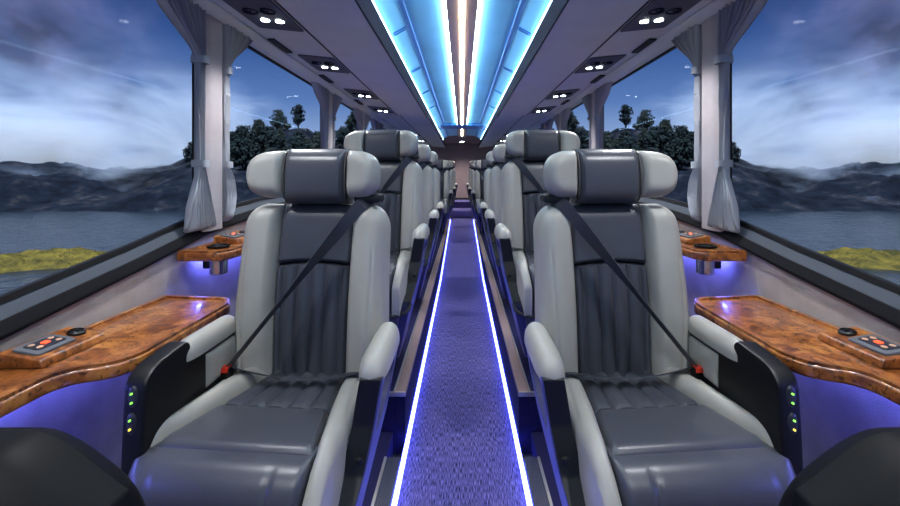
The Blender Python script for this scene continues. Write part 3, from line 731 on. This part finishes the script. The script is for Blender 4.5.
def tree(kind):
    root = empty('tree'); rnd = random.Random(40+kind)
    H = (4.6, 3.8, 4.4)[kind]
    MB().tube([(0,0,-.4),(.06,.02,H*.3),(.02,.08,H*.62)], [.16,.12,.06], 7).build('trunk', 'bark', root)
    m = MB(); n = (62, 52, 46)[kind]
    for k in range(n):
        a = rnd.uniform(0, 2*PI); r = rnd.random()**.5*H*(.34,.36,.22)[kind]; z = rnd.uniform(.22, .95)*H
        r *= (1 - abs(z/H-.55)*1.1)
        c = Vector((r*math.cos(a), r*math.sin(a), z)); s_ = rnd.uniform(.10, .17)*H*.8
        for q in range(26):
            d = Vector((rnd.gauss(0,1), rnd.gauss(0,1), rnd.gauss(0,.8))).normalized()
            p = c + d*s_*rnd.uniform(.6, 1.05); t1 = d.orthogonal().normalized(); t1.rotate(__import__('mathutils').Quaternion(d, rnd.uniform(0, 6))); t2 = d.cross(t1)
            e = s_*.29; m.add([p-t1*e-t2*e*.6, p+t1*e-t2*e*.6, p+t1*e*.7+t2*e*.8+d*e*.2, p-t1*e*.7+t2*e*.8+d*e*.2], [(0,1,2,3)])
    m.build('crown', ('leaf_dark','leaf_mid','leaf_dark')[kind], root, smooth=False)
    return root
protos = [tree(k) for k in range(3)]; used = set(); rnd = random.Random(5)
spots = []
for k in range(54):
    u = k/53; X = lerp(7.5, 34, u) + rnd.uniform(-.5,.5); y = 58 + rnd.uniform(-4, 5) + (3 if X < 18 else 0) - max(0, X-32)*.5
    spots.append((X, y, rnd.choice((0,0,1,2)), rnd.uniform(.5, .8)))
for k in range(12):
    X = lerp(12, 27, k/11); spots.append((X, 50+rnd.uniform(-2,2), rnd.choice((0,1,1)), rnd.uniform(.5,.85)))
names = ['dark spreading tree', 'low pale green bushy tree', 'slim tall dark tree']
for S, nm in ((1,'left'), (-1,'right')):
    for i, (X, y, k, sc) in enumerate(spots):
        if k not in used: o = protos[k]; used.add(k)
        else: o = copy_tree(protos[k])
        o.location = (-S*X, y, hill(X, y)-.1); o.scale = (sc*S,sc,sc); o.rotation_euler = (0,0,S*i*1.7)
        tag(o, '%s among the trees on the far hillside outside the %s windows' % (names[k], nm), 'tree', 'trees on the hillside, %s, %s' % (names[k], nm))

def steam():
    m = bpy.data.materials.new('steam'); m.use_nodes = True; nt = m.node_tree; nt.nodes.clear(); N, L = nt.nodes.new, nt.links.new
    o = N('ShaderNodeOutputMaterial'); v = N('ShaderNodeVolumeScatter'); v.inputs['Color'].default_value = (.78,.87,1,1); v.inputs['Anisotropy'].default_value = 0
    g = N('ShaderNodeNewGeometry'); sp = N('ShaderNodeSeparateXYZ'); L(g.outputs['Position'], sp.inputs[0])
    ab = N('ShaderNodeMath'); ab.operation = 'ABSOLUTE'; L(sp.outputs['X'], ab.inputs[0])
    cb = N('ShaderNodeCombineXYZ'); L(ab.outputs[0], cb.inputs['X']); L(sp.outputs['Y'], cb.inputs['Y']); L(sp.outputs['Z'], cb.inputs['Z'])
    n = N('ShaderNodeTexNoise'); n.inputs['Scale'].default_value = .085; n.inputs['Detail'].default_value = 7; n.inputs['Roughness'].default_value = .66; n.inputs['Distortion'].default_value = .6; mp = N('ShaderNodeMapping'); mp.inputs['Scale'].default_value = (1,.3,1.15); L(cb.outputs[0], mp.inputs['Vector']); L(mp.outputs['Vector'], n.inputs['Vector'])
    a = N('ShaderNodeMapRange'); a.inputs['From Min'].default_value = .47; a.inputs['From Max'].default_value = .66; a.inputs['To Max'].default_value = STEAM; L(n.outputs['Fac'], a.inputs['Value'])
    z = N('ShaderNodeMapRange'); z.interpolation_type = 'SMOOTHSTEP'; z.inputs['From Min'].default_value = LZ+22; z.inputs['From Max'].default_value = LZ+3; L(sp.outputs['Z'], z.inputs['Value'])
    x = N('ShaderNodeMapRange'); x.interpolation_type = 'SMOOTHSTEP'; x.inputs['From Min'].default_value = 30; x.inputs['From Max'].default_value = 44; L(ab.outputs[0], x.inputs['Value'])
    m1 = N('ShaderNodeMath'); m1.operation = 'MULTIPLY'; m2 = N('ShaderNodeMath'); m2.operation = 'MULTIPLY'
    L(a.outputs[0], m1.inputs[0]); L(z.outputs[0], m1.inputs[1]); L(m1.outputs[0], m2.inputs[0]); L(x.outputs[0], m2.inputs[1]); L(m2.outputs[0], v.inputs['Density'])
    L(v.outputs[0], o.inputs['Volume']); MATS['steam'] = m
STEAM = .5
steam()
for S, nm in ((1,'left'), (-1,'right')):
    o = MB().box(-90,-24,47,84,LZ-.5,LZ+22).build('steam', 'steam', None, S)
    tag(o, 'pale drifting steam over the hills outside the %s windows' % nm, 'steam', None, 'stuff')

# ------------------------------------------------------------------ world: dusk sky with drifting cloud
W = bpy.data.worlds.new('dusk'); SC.world = W; W.use_nodes = True
nt = W.node_tree; nt.nodes.clear(); N, L = nt.nodes.new, nt.links.new
out = N('ShaderNodeOutputWorld'); bg = N('ShaderNodeBackground'); bg.inputs['Strength'].default_value = 1.0
tc = N('ShaderNodeTexCoord'); sp = N('ShaderNodeSeparateXYZ'); L(tc.outputs['Generated'], sp.inputs[0])
ab = N('ShaderNodeMath'); ab.operation = 'ABSOLUTE'; L(sp.outputs['X'], ab.inputs[0])
cb = N('ShaderNodeCombineXYZ'); L(ab.outputs[0], cb.inputs['X']); L(sp.outputs['Y'], cb.inputs['Y']); L(sp.outputs['Z'], cb.inputs['Z'])
r = N('ShaderNodeValToRGB'); e = r.color_ramp.elements
e[0].position = 0; e[0].color = lin((176,198,232)); e[1].position = .8; e[1].color = lin((26,52,110))
for p, c in ((.08,(150,178,222)),(.16,(96,132,192)),(.27,(52,88,152)),(.4,(36,68,132))): x = e.new(p); x.color = lin(c)
L(sp.outputs['Z'], r.inputs['Fac'])
n1 = N('ShaderNodeTexNoise'); n1.inputs['Scale'].default_value = 6.5; n1.inputs['Detail'].default_value = 8; n1.inputs['Roughness'].default_value = .55; n1.inputs['Distortion'].default_value = .35
L(cb.outputs[0], n1.inputs['Vector'])
mr = N('ShaderNodeMapRange'); mr.inputs['From Min'].default_value = .40; mr.inputs['From Max'].default_value = .62; L(n1.outputs['Fac'], mr.inputs['Value'])
ma = N('ShaderNodeMapRange'); ma.interpolation_type = 'SMOOTHSTEP'; ma.inputs['From Min'].default_value = .46; ma.inputs['From Max'].default_value = .66; L(ab.outputs[0], ma.inputs['Value'])
ad = N('ShaderNodeMath'); ad.operation = 'MULTIPLY_ADD'; ad.inputs[1].default_value = .8; ad.inputs[2].default_value = .25; L(mr.outputs[0], ad.inputs[0])
mu = N('ShaderNodeMath'); mu.operation = 'MULTIPLY'; L(ad.outputs[0], mu.inputs[0]); L(ma.outputs[0], mu.inputs[1])
cr = N('ShaderNodeValToRGB'); e = cr.color_ramp.elements
e[0].position = .05; e[0].color = lin((156,180,234)); e[1].position = .36; e[1].color = lin((74,76,116)); x = e.new(.2); x.color = lin((118,130,178))
L(sp.outputs['Z'], cr.inputs['Fac'])
n2 = N('ShaderNodeTexNoise'); n2.inputs['Scale'].default_value = 8; n2.inputs['Detail'].default_value = 7; n2.inputs['Distortion'].default_value = .5; L(cb.outputs[0], n2.inputs['Vector'])
m2 = N('ShaderNodeMapRange'); m2.inputs['From Min'].default_value = .38; m2.inputs['From Max'].default_value = .62; m2.inputs['To Min'].default_value = .5; m2.inputs['To Max'].default_value = 1.35; L(n2.outputs['Fac'], m2.inputs['Value'])
vm = N('ShaderNodeVectorMath'); vm.operation = 'SCALE'; L(cr.outputs['Color'], vm.inputs[0]); L(m2.outputs[0], vm.inputs['Scale'])
mx = N('ShaderNodeMix'); mx.data_type = 'RGBA'; L(mu.outputs[0], mx.inputs['Factor']); L(r.outputs['Color'], mx.inputs['A']); L(vm.outputs[0], mx.inputs['B'])
L(mx.outputs['Result'], bg.inputs['Color']); L(bg.outputs[0], out.inputs['Surface'])

# fill sun added to brighten the landscape and steam (high, behind the eye)
sl = bpy.data.lights.new('landscape_fill', 'SUN'); sl.energy = 10; sl.color = (.66,.8,1); sl.angle = math.radians(8)
so = bpy.data.objects.new('landscape_fill', sl); COL.objects.link(so); so.rotation_euler = (math.radians(22), 0, 0)

# ------------------------------------------------------------------ camera
cam = bpy.data.cameras.new('camera'); co = bpy.data.objects.new('camera', cam); COL.objects.link(co)
co.location = (0,0,CZ); co.rotation_euler = (PI/2,0,0)
cam.sensor_width = 36; cam.sensor_fit = 'HORIZONTAL'; cam.lens = 36*430/900
cam.shift_x = -12/900; cam.shift_y = -77/900; cam.clip_start = .02; cam.clip_end = 500
SC.camera = co
SC.cycles.volume_bounces = 2
vs = SC.view_settings; vs.view_transform = 'Standard'; vs.look = 'None'; vs.gamma = 1; vs.use_curve_mapping = False; vs.exposure = 0
